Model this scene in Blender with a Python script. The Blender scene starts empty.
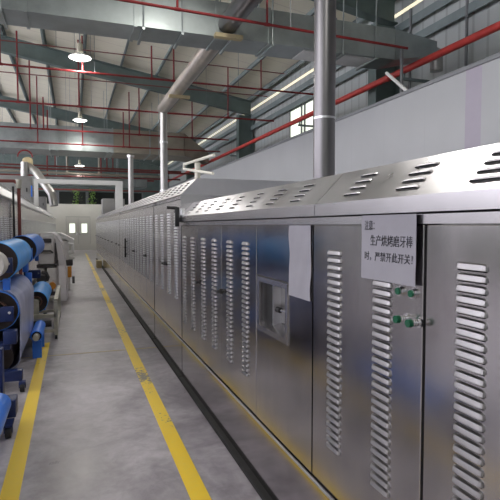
import bpy, bmesh, math, random
from mathutils import Vector, Matrix
random.seed(7)
S = bpy.context.scene
COL = S.collection
V = Vector
CAMZ = 1.55

# ------------------------------------------------------------------ materials
def nodes_of(name):
    m = bpy.data.materials.new(name); m.use_nodes = True
    nt = m.node_tree
    return m, nt, nt.nodes['Principled BSDF']

def mat(name, col, rough=.5, metal=0., var=.0, scale=6., bump=0., emit=None, emit_s=0., alpha=1., stretch=(1, 1, 1), rvar=0., bscale=None, spec=None):
    m, nt, b = nodes_of(name)
    b.inputs['Base Color'].default_value = (*col, 1)
    b.inputs['Roughness'].default_value = rough
    b.inputs['Metallic'].default_value = metal
    if spec is not None: b.inputs['Specular IOR Level'].default_value = spec
    if emit:
        b.inputs['Emission Color'].default_value = (*emit, 1)
        b.inputs['Emission Strength'].default_value = emit_s
    if alpha < 1: b.inputs['Alpha'].default_value = alpha
    if var or bump or rvar:
        tc = nt.nodes.new('ShaderNodeTexCoord'); mp = nt.nodes.new('ShaderNodeMapping')
        mp.inputs['Scale'].default_value = stretch
        nt.links.new(tc.outputs['Object'], mp.inputs['Vector'])
        n = nt.nodes.new('ShaderNodeTexNoise'); n.inputs['Scale'].default_value = scale
        n.inputs['Detail'].default_value = 6; n.inputs['Roughness'].default_value = .6
        nt.links.new(mp.outputs['Vector'], n.inputs['Vector'])
        if var:
            r = nt.nodes.new('ShaderNodeValToRGB')
            r.color_ramp.elements[0].position = .3; r.color_ramp.elements[1].position = .7
            r.color_ramp.elements[0].color = (*[max(0, c * (1 - var)) for c in col], 1)
            r.color_ramp.elements[1].color = (*[min(1, c * (1 + var)) for c in col], 1)
            nt.links.new(n.outputs['Fac'], r.inputs['Fac']); nt.links.new(r.outputs['Color'], b.inputs['Base Color'])
        if rvar:
            q = nt.nodes.new('ShaderNodeMapRange')
            q.inputs['From Min'].default_value = .3; q.inputs['From Max'].default_value = .7
            q.inputs['To Min'].default_value = max(.02, rough - rvar); q.inputs['To Max'].default_value = rough + rvar
            nt.links.new(n.outputs['Fac'], q.inputs['Value']); nt.links.new(q.outputs['Result'], b.inputs['Roughness'])
        if bump:
            n2 = nt.nodes.new('ShaderNodeTexNoise'); n2.inputs['Scale'].default_value = bscale or scale; n2.inputs['Detail'].default_value = 1
            nt.links.new(mp.outputs['Vector'], n2.inputs['Vector'])
            bp = nt.nodes.new('ShaderNodeBump'); bp.inputs['Strength'].default_value = bump; bp.inputs['Distance'].default_value = .02
            nt.links.new(n2.outputs['Fac'], bp.inputs['Height']); nt.links.new(bp.outputs['Normal'], b.inputs['Normal'])
    return m

M = {}
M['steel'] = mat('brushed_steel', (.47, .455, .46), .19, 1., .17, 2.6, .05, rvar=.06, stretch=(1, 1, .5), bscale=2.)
M['steel_low'] = mat('lower_panel_steel', (.50, .475, .485), .12, 1., .08, 2.2, .02, rvar=.04, bscale=1.5)
M['steel_trim'] = mat('trim_steel', (.60, .585, .60), .27, 1., .06, 3.)
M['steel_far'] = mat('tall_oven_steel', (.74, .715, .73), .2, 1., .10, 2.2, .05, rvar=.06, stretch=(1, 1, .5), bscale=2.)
M['louver'] = mat('louver_steel', (.36, .35, .355), .40, 1., .08, 5.)
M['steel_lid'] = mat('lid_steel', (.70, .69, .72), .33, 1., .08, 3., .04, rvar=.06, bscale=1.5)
M['steel_bright'] = mat('bright_steel', (.72, .72, .74), .3, 1., .05, 4.)
M['steel_pole'] = mat('pole_steel', (.20, .195, .20), .36, 1., .06, 2.)
M['galv'] = mat('galvanised_sheet', (.37, .41, .41), .42, .75, .22, 1.6, .05, rvar=.1, bscale=1.)
M['galv_warm'] = mat('brownish_duct_sheet', (.36, .33, .27), .5, .5, .18, 1.6)
M['galv_pale'] = mat('pale_galvanised_pipe', (.46, .455, .44), .38, .8, .15, 3., rvar=.1)
M['slot'] = mat('dark_slot', (.015, .015, .017), .8)
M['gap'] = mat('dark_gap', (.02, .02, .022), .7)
M['black'] = mat('black_plastic', (.016, .016, .018), .4)
M['rubber'] = mat('black_skirting', (.014, .014, .013), .75, var=.3, scale=9)
M['green'] = mat('green_plastic', (.002, .085, .04), .3)
M['chrome'] = mat('chrome', (.75, .75, .77), .15, 1.)
M['paper'] = mat('notice_paper', (.31, .305, .345), .75, var=.05, scale=7, bump=.15, bscale=9)
M['ink'] = mat('black_ink', (.03, .03, .04), .7)
M['red'] = mat('red_pipe_paint', (.21, .014, .016), .5, var=.2, scale=5)
M['red_bright'] = mat('bright_red_pipe_paint', (.60, .06, .05), .42, var=.15, scale=4)
M['rust'] = mat('brown_red_pipe_paint', (.19, .045, .04), .6, var=.2, scale=5)
M['frame_green'] = mat('grey_green_steel_paint', (.13, .175, .165), .55, var=.15, scale=2)
M['purlin'] = mat('grey_purlin_paint', (.22, .27, .27), .55, var=.12, scale=2)
M['roof'] = mat('roof_sheet', (.56, .56, .49), .7, var=.08, scale=.7)
M['clad'] = None
M['concrete'] = None
M['pipe_warm'] = mat('brownish_silver_pipe', (.42, .385, .34), .4, .8, .25, 3., rvar=.1)
M['white_pipe'] = mat('white_painted_tube', (.72, .73, .72), .45, var=.06, scale=4)
M['cream_pipe'] = mat('cream_lagging', (.78, .76, .66), .5, var=.08, scale=4)
M['grey_box'] = mat('grey_cabinet_paint', (.27, .27, .265), .5, var=.1, scale=2)
M['wall_end'] = mat('end_wall_paint', (.62, .62, .56), .5, var=.07, scale=1)
M['door'] = mat('grey_door_paint', (.58, .58, .53), .45, var=.05, scale=1)
M['daylit'] = mat('daylit_glass', (.8, .85, .75), .3, emit=(.93, 1., .84), emit_s=1.1)
M['dark_glass'] = mat('dark_window_glass', (.03, .035, .032), .15)
M['leaf'] = mat('leaf_green', (.25, .42, .10), .6, var=.4, scale=14)
M['lens'] = mat('lamp_lens', (1, 1, 1), .4, emit=(1., .99, .95), emit_s=9.)
M['lamp_body'] = mat('lamp_housing', (.55, .52, .42), .45, .4)
M['blue_film'] = mat('pale_blue_film', (.07, .36, .88), .42, var=.14, scale=5, bump=.25, bscale=9, stretch=(1, .5, 1))
M['blue_mid'] = mat('mid_blue_film', (.04, .20, .72), .42, var=.18, scale=5, bump=.25, bscale=9, stretch=(1, .5, 1))
M['blue_bright'] = mat('bright_blue_sheet', (.025, .20, .82), .35, var=.1, scale=5)
M['blue_paint'] = mat('blue_frame_paint', (.009, .023, .11), .42, var=.12, scale=5)
M['blue_bracket'] = mat('bright_blue_paint', (.03, .17, .72), .4)
M['belt'] = mat('grey_blue_belt', (.36, .39, .58), .27, var=.22, scale=3, bump=.2, bscale=5, stretch=(1, 1, .4))
M['core'] = mat('dark_brown_core', (.022, .012, .011), .6, var=.3, scale=8)
M['core_ring'] = mat('brown_core_ring', (.10, .05, .035), .5)
M['white_hub'] = mat('white_plastic_hub', (.62, .60, .58), .5, var=.1, scale=8)
M['machine_grey'] = mat('machine_grey_paint', (.74, .72, .72), .45, var=.10, scale=7)
M['machine_dark'] = mat('machine_dark_parts', (.05, .048, .05), .5, var=.3, scale=9)
M['orange'] = mat('orange_paint', (.62, .26, .03), .5)
M['cart'] = mat('cart_frame_paint', (.45, .44, .38), .45, .3, .2, 8)
M['card'] = mat('cardboard', (.50, .42, .25), .8, var=.12, scale=9)
M['lilac'] = mat('lilac_panel', (.38, .35, .42), .45, var=.04, scale=3)
M['cap'] = mat('grey_trim_paint', (.20, .21, .22), .5)
M['wrap'] = mat('clear_plastic_wrap', (.95, .92, .96), .4, alpha=.66, bump=.5, scale=9)

def make_floor():
    m, nt, b = nodes_of('worn_concrete')
    tc = nt.nodes.new('ShaderNodeTexCoord')
    def noise(sc, det, rough=.6):
        n = nt.nodes.new('ShaderNodeTexNoise'); n.inputs['Scale'].default_value = sc; n.inputs['Detail'].default_value = det
        n.inputs['Roughness'].default_value = rough; n.inputs['Distortion'].default_value = .6
        nt.links.new(tc.outputs['Object'], n.inputs['Vector']); return n
    a = noise(1.7, 9, .65); c = noise(11, 6)
    r = nt.nodes.new('ShaderNodeValToRGB'); e = r.color_ramp.elements
    e[0].position = .36; e[0].color = (.235, .217, .237, 1); e[1].position = .64; e[1].color = (.47, .445, .475, 1)
    nt.links.new(a.outputs['Fac'], r.inputs['Fac'])
    r2 = nt.nodes.new('ShaderNodeValToRGB'); e = r2.color_ramp.elements
    e[0].position = .35; e[0].color = (.86, .86, .86, 1); e[1].position = .6; e[1].color = (1.05, 1.05, 1.05, 1)
    nt.links.new(c.outputs['Fac'], r2.inputs['Fac'])
    mx = nt.nodes.new('ShaderNodeMix'); mx.data_type = 'RGBA'; mx.blend_type = 'MULTIPLY'; mx.inputs[0].default_value = 1
    nt.links.new(r.outputs['Color'], mx.inputs[6]); nt.links.new(r2.outputs['Color'], mx.inputs[7])
    nt.links.new(mx.outputs[2], b.inputs['Base Color'])
    q = nt.nodes.new('ShaderNodeMapRange'); q.inputs['From Min'].default_value = .3; q.inputs['From Max'].default_value = .7
    q.inputs['To Min'].default_value = .27; q.inputs['To Max'].default_value = .52; b.inputs['Specular IOR Level'].default_value = .35
    nt.links.new(a.outputs['Fac'], q.inputs['Value']); nt.links.new(q.outputs['Result'], b.inputs['Roughness'])
    return m
M['concrete'] = make_floor()

def make_yellow(cut=.575):
    m, nt, b = nodes_of('worn_yellow_paint')
    tc = nt.nodes.new('ShaderNodeTexCoord')
    n = nt.nodes.new('ShaderNodeTexNoise'); n.inputs['Scale'].default_value = 22; n.inputs['Detail'].default_value = 8
    n.inputs['Roughness'].default_value = .7
    n2 = nt.nodes.new('ShaderNodeTexNoise'); n2.inputs['Scale'].default_value = 1.1; n2.inputs['Detail'].default_value = 2
    for k in (n, n2): nt.links.new(tc.outputs['Object'], k.inputs['Vector'])
    ad = nt.nodes.new('ShaderNodeMath'); ad.operation = 'ADD'
    nt.links.new(n.outputs['Fac'], ad.inputs[0]); nt.links.new(n2.outputs['Fac'], ad.inputs[1])
    r = nt.nodes.new('ShaderNodeValToRGB'); e = r.color_ramp.elements
    e[0].position = .42; e[0].color = (.84, .58, .02, 1); e[1].position = cut - .02; e[1].color = (.80, .58, .05, 1)
    x = r.color_ramp.elements.new(cut); x.color = (.22, .20, .17, 1)
    sc = nt.nodes.new('ShaderNodeMath'); sc.operation = 'MULTIPLY'; sc.inputs[1].default_value = .5
    nt.links.new(ad.outputs[0], sc.inputs[0]); nt.links.new(sc.outputs[0], r.inputs['Fac'])
    nt.links.new(r.outputs['Color'], b.inputs['Base Color'])
    b.inputs['Roughness'].default_value = .38
    return m
M['yellow'] = make_yellow()
M['yellow_clean'] = make_yellow(.655)

def make_stripes(name, axis, period, frac, c1, c2, rough, bump=.0, metal=0.):
    """vertical sheet seams / corrugation ribs along one object axis"""
    m, nt, b = nodes_of(name)
    tc = nt.nodes.new('ShaderNodeTexCoord'); sp = nt.nodes.new('ShaderNodeSeparateXYZ')
    nt.links.new(tc.outputs['Object'], sp.inputs[0])
    mo = nt.nodes.new('ShaderNodeMath'); mo.operation = 'FLOORED_MODULO'; mo.inputs[1].default_value = period
    nt.links.new(sp.outputs[axis], mo.inputs[0])
    lt = nt.nodes.new('ShaderNodeMath'); lt.operation = 'LESS_THAN'; lt.inputs[1].default_value = frac * period
    nt.links.new(mo.outputs[0], lt.inputs[0])
    n = nt.nodes.new('ShaderNodeTexNoise'); n.inputs['Scale'].default_value = .8; n.inputs['Detail'].default_value = 4
    nt.links.new(tc.outputs['Object'], n.inputs['Vector'])
    r = nt.nodes.new('ShaderNodeValToRGB'); e = r.color_ramp.elements
    e[0].position = .3; e[0].color = (*[c * .92 for c in c1], 1); e[1].position = .7; e[1].color = (*c1, 1)
    nt.links.new(n.outputs['Fac'], r.inputs['Fac'])
    mx = nt.nodes.new('ShaderNodeMix'); mx.data_type = 'RGBA'
    nt.links.new(lt.outputs[0], mx.inputs[0]); nt.links.new(r.outputs['Color'], mx.inputs[6]); mx.inputs[7].default_value = (*c2, 1)
    nt.links.new(mx.outputs[2], b.inputs['Base Color'])
    b.inputs['Roughness'].default_value = rough; b.inputs['Metallic'].default_value = metal
    if bump:
        bp = nt.nodes.new('ShaderNodeBump'); bp.inputs['Strength'].default_value = bump; bp.inputs['Distance'].default_value = .03
        nt.links.new(lt.outputs[0], bp.inputs['Height']); nt.links.new(bp.outputs['Normal'], b.inputs['Normal'])
    return m
M['clad'] = make_stripes('ribbed_wall_sheet', 1, .38, .16, (.50, .54, .53), (.38, .41, .40), .5, .4)
M['panel'] = make_stripes('white_sandwich_panel', 1, 1.15, .008, (.43, .445, .46), (.38, .39, .41), .42)
M['roof'] = make_stripes('roof_sheet', 1, .9, .05, (.89, .86, .71), (.73, .70, .59), .65)

# ------------------------------------------------------------------ geometry helpers
class MB:
    def __init__(s): s.bm = bmesh.new()
    def box(s, x0, x1, y0, y1, z0, z1, bev=0.):
        r = bmesh.ops.create_cube(s.bm, size=1)
        c = V(((x0 + x1) / 2, (y0 + y1) / 2, (z0 + z1) / 2)); d = V((abs(x1 - x0), abs(y1 - y0), abs(z1 - z0)))
        for v in r['verts']: v.co = V((v.co.x * d.x, v.co.y * d.y, v.co.z * d.z)) + c
        if bev:
            es = list({e for v in r['verts'] for e in v.link_edges})
            bmesh.ops.bevel(s.bm, geom=es, offset=bev, segments=2, affect='EDGES', profile=.5)
        return s
    def cyl(s, p, q, r, r2=None, n=16, cap=True):
        p, q = V(p), V(q); d = q - p
        R = d.to_track_quat('Z', 'Y').to_matrix().to_4x4()
        bmesh.ops.create_cone(s.bm, cap_ends=cap, cap_tris=False, segments=n, radius1=r, radius2=r if r2 is None else r2,
                              depth=d.length, matrix=Matrix.Translation((p + q) / 2) @ R)
        return s
    def tube(s, pts, r, n=12, closed_caps=True):
        """one swept tube through a polyline"""
        pts = [V(p) for p in pts]; rings = []
        up = V((0, 0, 1))
        for i, p in enumerate(pts):
            a = (pts[i] - pts[i - 1]).normalized() if i else None
            b = (pts[i + 1] - pts[i]).normalized() if i < len(pts) - 1 else None
            t = ((a or b) + (b or a)).normalized()
            u = t.cross(up)
            if u.length < 1e-3: u = t.cross(V((1, 0, 0)))
            if rings and u.dot(lastu) < 0: u = -u
            u.normalize(); w = u.cross(t); lastu = u
            k = 1.0
            if a and b:
                k = 1 / max(.5, math.cos(a.angle(b) / 2))
            ring = []
            bend = (b - a) if (a and b and (b - a).length > 1e-4) else None
            for j in range(n):
                th = 2 * math.pi * j / n
                o = u * math.cos(th) * r + w * math.sin(th) * r
                if bend is not None:
                    bd = bend.normalized(); o += bd * o.dot(bd) * (k - 1)
                ring.append(s.bm.verts.new(p + o))
            rings.append(ring)
        for A, B in zip(rings, rings[1:]):
            for j in range(n): s.bm.faces.new((A[j], A[(j + 1) % n], B[(j + 1) % n], B[j]))
        if closed_caps:
            s.bm.faces.new(rings[0][::-1]); s.bm.faces.new(rings[-1])
        return s
    def lathe_y(s, prof, cx, cz, n=40, closed=True):
        """profile of (y, radius) turned about an axis parallel to Y"""
        rings = []
        for y, r in prof:
            rings.append([s.bm.verts.new((cx + r * math.cos(2 * math.pi * j / n), y, cz + r * math.sin(2 * math.pi * j / n))) for j in range(n)])
        m = len(rings)
        for i in range(m if closed else m - 1):
            A, B = rings[i], rings[(i + 1) % m]
            for j in range(n): s.bm.faces.new((A[j], A[(j + 1) % n], B[(j + 1) % n], B[j]))
        return s
    def prism_y(s, poly, y0, y1):
        """(x, z) polygon extruded along Y"""
        A = [s.bm.verts.new((x, y0, z)) for x, z in poly]; B = [s.bm.verts.new((x, y1, z)) for x, z in poly]
        k = len(poly)
        s.bm.faces.new(A); s.bm.faces.new(B[::-1])
        for i in range(k): s.bm.faces.new((A[i], B[i], B[(i + 1) % k], A[(i + 1) % k]))
        return s
    def prism_x(s, poly, x0, x1):
        A = [s.bm.verts.new((x0, y, z)) for y, z in poly]; B = [s.bm.verts.new((x1, y, z)) for y, z in poly]
        k = len(poly)
        s.bm.faces.new(A); s.bm.faces.new(B[::-1])
        for i in range(k): s.bm.faces.new((A[i], B[i], B[(i + 1) % k], A[(i + 1) % k]))
        return s
    def frustum_x(s, x0, r0, x1, r1):
        """rect (y0,y1,z0,z1) at x0 lofted to another at x1"""
        def ring(x, r): return [s.bm.verts.new(c) for c in ((x, r[0], r[2]), (x, r[1], r[2]), (x, r[1], r[3]), (x, r[0], r[3]))]
        A, B = ring(x0, r0), ring(x1, r1)
        s.bm.faces.new(A); s.bm.faces.new(B[::-1])
        for i in range(4): s.bm.faces.new((A[i], B[i], B[(i + 1) % 4], A[(i + 1) % 4]))
        return s
    def build(s, name, m, parent=None, smooth=True, base=None):
        """link as ONE mesh object; coordinates were given in world space, base = the object's origin"""
        bmesh.ops.recalc_face_normals(s.bm, faces=s.bm.faces)
        me = bpy.data.meshes.new(name)
        origin = V((0, 0, 0))
        if parent is not None: origin = wloc(parent)
        elif base is not None: origin = V(base)
        for v in s.bm.verts: v.co -= origin
        if smooth:
            for f in s.bm.faces: f.smooth = True
            for e in s.bm.edges:
                if len(e.link_faces) == 2 and e.calc_face_angle(0) > .6: e.smooth = False
        s.bm.to_mesh(me); s.bm.free()
        for x in (m if isinstance(m, (list, tuple)) else [m]): me.materials.append(M[x])
        o = bpy.data.objects.new(name, me); COL.objects.link(o)
        if parent is not None: o.parent = parent
        elif base is not None: o.location = base
        return o

def wloc(o):
    p = V(o.location)
    while o.parent: o = o.parent; p += V(o.location)
    return p

def tag(o, label, cat, group=None):
    o['label'] = label; o['category'] = cat
    if group: o['group'] = group
    return o
def root(name, loc, label, cat, group=None):
    o = bpy.data.objects.new(name, None); COL.objects.link(o); o.location = loc; o.empty_display_size = .1
    return tag(o, label, cat, group)
def struct(o):
    o['kind'] = 'structure'; return o
def dup(o, off, label, group=None):
    def rec(a, par):
        c = a.copy(); COL.objects.link(c)
        if par is not None: c.parent = par
        for ch in a.children: rec(ch, c)
        return c
    c = rec(o, None); c.location = V(o.location) + V(off); c['label'] = label
    if group: c['group'] = group
    return c

# ------------------------------------------------------------------ camera
F = 500.0
PITCH = math.atan(24 / F)
YAW = math.atan(177 / F * math.cos(PITCH))
cam_d = bpy.data.cameras.new('camera'); cam = bpy.data.objects.new('camera', cam_d); COL.objects.link(cam)
cam_d.sensor_width = 36; cam_d.lens = 36 * F / 500
cam.location = (0, 0, CAMZ); cam.rotation_euler = (math.pi / 2 - PITCH, 0, -YAW)
cam_d.clip_start = .02; cam_d.clip_end = 300
S.camera = cam
_f = V((math.sin(YAW) * math.cos(PITCH), math.cos(YAW) * math.cos(PITCH), -math.sin(PITCH)))
_r = V((math.cos(YAW), -math.sin(YAW), 0)); _u = _r.cross(_f)
def atY(px, py, Y):
    d = _f + _r * ((px - 250) / F) - _u * ((py - 250) / F)
    return V((0, 0, CAMZ)) + d * (Y / d.y)
def atX(px, py, X):
    d = _f + _r * ((px - 250) / F) - _u * ((py - 250) / F)
    return V((0, 0, CAMZ)) + d * (X / d.x)

# ------------------------------------------------------------------ setting
XW = 7.5; YEND = 46.0; Y0 = -5.0; XL = -12.0
def zroof(x): return 7.1 + .164 * (XW - x)
struct(MB().box(XL, XW, Y0, YEND, -.1, 0).build('floor', 'concrete'))
struct(MB().prism_y([(XL, zroof(XL)), (XW + .2, zroof(XW + .2)), (XW + .2, zroof(XW + .2) + .08), (XL, zroof(XL) + .08)], Y0, YEND).build('ceiling', 'roof'))
# outer wall with a window opening, daylight crack below the eave closed by a glowing strip
wy0, wy1, wz0, wz1 = 14.9, 16.9, 4.6, 5.75
w = MB()
w.box(XW, XW + .06, Y0, wy0, 0, 6.62).box(XW, XW + .06, wy1, YEND, 0, 6.62)
w.box(XW, XW + .06, wy0, wy1, 0, wz0).box(XW, XW + .06, wy0, wy1, wz1, 6.62)
struct(w.build('wall_right', 'clad', smooth=False))
struct(MB().box(XW, XW + .06, Y0, YEND, 6.71, zroof(XW)).build('wall_eave', 'clad', smooth=False))
wn = root('window_1', (XW, (wy0 + wy1) / 2, wz0), 'daylit window high in the ribbed outer wall, above the white partition', 'window'); struct(wn)
fr = MB()
for y in (wy0, (wy0 + wy1) / 2 - .3, (wy0 + wy1) / 2 - .05, wy1 - .06): fr.box(XW - .02, XW + .06, y, y + .06, wz0, wz1)
for z in (wz0, wz1 - .06, (wz0 + wz1) / 2): fr.box(XW - .015, XW + .055, wy0, wy1, z, z + .05)
fr.build('window_frame', 'cap', wn, smooth=False)
MB().box(XW + .03, XW + .04, wy0, wy1, wz0, wz1).build('pane', 'daylit', wn)
M['daylight_glow'] = mat('cream_daylight_glow', (.8, .75, .55), .4, emit=(1., .93, .68), emit_s=.85)
struct(MB().box(XW + .01, XW + .05, Y0, YEND, 6.62, 6.71).build('window_7', 'daylight_glow'))  # no pane: emissive strip imitates daylight showing through the eave crack
# partition of white panels
PX = 5.5; PZ = CAMZ + .416 * PX
struct(MB().box(PX, PX + .1, Y0, 5.69, 0, PZ).build('wall_partition', 'panel'))
struct(MB().box(PX, PX + .1, 5.69, 6.0, 0, PZ).build('wall_partition_lilac', 'lilac'))
struct(MB().box(PX, PX + .1, 6.0, 33.9, 0, PZ).build('wall_partition_far', 'panel'))
struct(MB().box(PX - .02, PX + .12, Y0, 33.9, PZ, PZ + .06).build('trim_1', 'cap'))
# end partition wall with double door
EW = 34.0
dx0, dx1 = -.42, 1.06
e = MB(); e.box(-3.2, dx0, EW, EW + .12, 0, 2.95).box(dx1, PX, EW, EW + .12, 0, 2.95).box(dx0, dx1, EW, EW + .12, 2.15, 2.95)
struct(e.build('wall_end', 'wall_end'))
for k, (a, b) in enumerate(((dx0 + .01, .315), (.325, dx1 - .01))):
    d = root('door_%d' % (k + 1), ((a + b) / 2, EW, 0), '%s leaf of the grey double door in the end wall' % ('left' if k == 0 else 'right'), 'door'); struct(d)
    c = (a + b) / 2
    q = MB(); q.box(a, c - .17, EW + .02, EW + .08, 0, 2.13).box(c + .17, b, EW + .02, EW + .08, 0, 2.13)
    q.box(c - .17, c + .17, EW + .02, EW + .08, 0, 1.12).box(c - .17, c + .17, EW + .02, EW + .08, 1.70, 2.13)
    q.build('door_leaf', 'door', d)
    MB().box(c - .17, c + .17, EW + .04, EW + .06, 1.12, 1.70).build('pane', 'daylit', d)
    hx = b - .08 if k == 0 else a + .08
    MB().box(hx - .03, hx + .03, EW - .03, EW + .02, .95, 1.15).build('door_handle', 'chrome', d)
# far gable behind the partition, with a band of dark windows
g = MB(); g.prism_y([(XL, 0), (XW, 0), (XW, 3.25), (XL, 3.25)], YEND - .1, YEND)
g.prism_y([(XL, 4.5), (XW, 4.5), (XW, zroof(XW)), (XL, zroof(XL))], YEND - .1, YEND)
struct(g.build('wall_back', 'frame_green', smooth=False))
xs = [-6.0, -3.6, -1.2, 1.2, 3.6, 6.0]
for i in range(5):
    wn = root('window_%d' % (i + 2), ((xs[i] + xs[i + 1]) / 2, YEND - .1, 3.25), 'dark high window in the far gable wall, number %d from the left' % (i + 1), 'window'); struct(wn)
    fr = MB(); fr.box(xs[i], xs[i] + .12, YEND - .1, YEND, 3.25, 4.5).box(xs[i + 1] - .12, xs[i + 1], YEND - .1, YEND, 3.25, 4.5)
    fr.build('window_frame', 'cap', wn)
    MB().box(xs[i] + .12, xs[i + 1] - .12, YEND - .06, YEND - .03, 3.25, 4.5).build('pane', 'dark_glass', wn)
struct(MB().box(XL, -6, YEND - .1, YEND, 3.25, 4.5).build('wall_back_left', 'frame_green'))
struct(MB().box(6, XW, YEND - .1, YEND, 3.25, 4.5).build('wall_back_right', 'frame_green'))

# left and rear walls with an open daylight band (outside the view)
struct(MB().box(XL - .1, XL, Y0, YEND, 0, 3.0).box(XL - .1, XL, Y0, YEND, 8.2, zroof(XL)).build('wall_left', 'clad', smooth=False))
struct(MB().prism_y([(XL, 0), (XW, 0), (XW, zroof(XW)), (XL, zroof(XL))], Y0 - .1, Y0).build('wall_front', 'clad', smooth=False))

# steel frame: rafters, columns, purlins, girts
for Y in (.1, 10.4, 20.7, 31.0, 41.3):
    r = MB()
    def sl(x, off): return zroof(x) - .19 - off
    xa, xb = XL, 7.35
    for (o0, o1, hw) in ((0, .025, .15), (.025, .56, .012), (.56, .59, .15)):
        r.prism_y([(xa, sl(xa, o1)), (xb, sl(xb, o1)), (xb, sl(xb, o0)), (xa, sl(xa, o0))], Y - hw, Y + hw)
    struct(r.build('ceiling_rafter', 'frame_green', smooth=False))
    c = MB(); zt = zroof(7.2) - .26
    zt = zroof(7.35) - .79
    c.box(6.75, 6.78, Y - .17, Y + .17, 0, zt).box(7.40, 7.43, Y - .17, Y + .17, 0, zt).box(6.78, 7.40, Y - .012, Y + .012, 0, zt)
    struct(c.build('wall_column', 'frame_green', smooth=False))
k = 0; x = 7.3
while x > -9.5:
    z = zroof(x)
    p = MB().box(x - .012, x + .012, Y0, YEND - .1, z - .18, z - .01).box(x - .06, x + .012, Y0, YEND - .1, z - .19, z - .175).box(x - .012, x + .07, Y0, YEND - .1, z - .03, z - .005)
    struct(p.build('ceiling_purlin', 'purlin', smooth=False)); x -= 1.4 if k else 1.2; k += 1
for z, d in ((3.3, .12), (4.45, .14), (5.85, .16), (6.30, .14)):
    struct(MB().box(XW - d, XW - .02, Y0, YEND - .1, z, z + .03).box(XW - d, XW - d + .02, Y0, YEND - .1, z - .16, z).build('wall_girt', 'purlin', smooth=False))
# vertical downpipes / posts on outer wall
for px in (410, 466):
    p = atX(px, 60, 7.34)
    tag(MB().cyl((7.34, p.y, 0), (7.34, p.y, 6.5), .03, n=8).build('conduit', 'cap', base=(7.34, p.y, 0)),
        'thin grey conduit up the ribbed outer wall, %s' % ('beside the end of the big duct' if px < 450 else 'nearest to the camera'), 'conduit')

# yellow floor markings, joint
for (x0, x1, ya, yb, n) in ((-.42, -.315, -1.0, 7.1, 2), (.605, .715, -1.0, 30, 3)):
    struct(MB().box(x0, x1, ya, yb, -.005, .003).build('trim_%d' % n, 'yellow_clean' if n == 2 else 'yellow'))
struct(MB().box(-.9, 1.0, 6.35, 6.385, -.005, .0015).build('trim_4', 'card'))

# ------------------------------------------------------------------ ovens
def louver_mesh(n, L, pitch, h, bulge, name, lm='louver'):
    """column of pressed louvres; local +x outward, y along the louvre, z up; top louvre's centre at z = 0"""
    bm = bmesh.new()
    us = [-1, -.94, -.82, -.5, 0, .5, .82, .94, 1]
    hs = [0, .55, .92, 1, 1, 1, .92, .55, 0]
    for i in range(n):
        z0 = -i * pitch
        rings = []
        for u, s in zip(us, hs):
            y = u * L / 2
            rings.append([bm.verts.new((0, y, z0 + h * (.1 + .40 * s))), bm.verts.new((bulge * .70 * s, y, z0 + h * (.02 + .28 * s))),
                          bm.verts.new((bulge * .97 * s, y, z0 - h * .26)), bm.verts.new((bulge * s, y, z0 - h * .36)),
                          bm.verts.new((bulge * .9 * s, y, z0 - h * .43)), bm.verts.new((.0005, y, z0 - h * .42))])
        for A, B in zip(rings, rings[1:]):
            for j in range(5):
                f = bm.faces.new((A[j], A[j + 1], B[j + 1], B[j])); f.smooth = False
                f.material_index = 1 if j == 4 else 0
        # slot shadow strip: the cut opening under the hood
        a = [bm.verts.new(c) for c in ((.0012, -L * .46, z0 - h * .44), (.0012, L * .46, z0 - h * .44), (.0012, L * .46, z0 - h * .62), (.0012, -L * .46, z0 - h * .62))]
        f = bm.faces.new(a); f.material_index = 1
    me = bpy.data.meshes.new(name); bmesh.ops.recalc_face_normals(bm, faces=bm.faces); bm.to_mesh(me); bm.free()
    me.materials.append(M[lm]); me.materials.append(M['slot'])
    return me
LV_NEAR = louver_mesh(28, .112, .0305, .022, .012, 'louver_strip')
LV_FAR = louver_mesh(30, .118, .0305, .0225, .014, 'louver_strip', 'steel_bright')
LV_LID = louver_mesh(4, .118, .036, .0135, .0065, 'lid_louver', 'steel_lid')
LV_LID_TALL = louver_mesh(5, .13, .036, .02, .010, 'lid_louver', 'steel_lid')

def louver(me, name, parent, wpos, rot):
    o = bpy.data.objects.new(name, me); COL.objects.link(o); o.parent = parent
    o.location = V(wpos) - wloc(parent); o.rotation_euler = rot
    return o
FACE = 1.02
RY = (0, 0, math.pi)                      # outward = -X
def lid_rot(sign=1):                      # outward (-1,0,1)/sqrt2 (or +1 for the left oven)
    return (0, -math.pi / 4, 0) if sign < 0 else None
LIDROT = Matrix(((-1, 0, 1), (0, -math.sqrt(2), 0), (1, 0, 1))).to_3x3()
LIDROT = Matrix(((-.70711, 0, .70711), (0, -1, 0), (.70711, 0, .70711))).to_euler()

def knob(parent, y, z, xface=FACE):
    m = MB(); m.cyl((xface + .004, y, z), (xface - .012, y, z), .02, n=14).cyl((xface - .012, y, z), (xface - .03, y, z), .009, n=10)
    m.box(xface - .042, xface - .028, y - .034, y + .034, z - .011, z + .011, .004)
    m.build('door_knob', 'black', parent)

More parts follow.
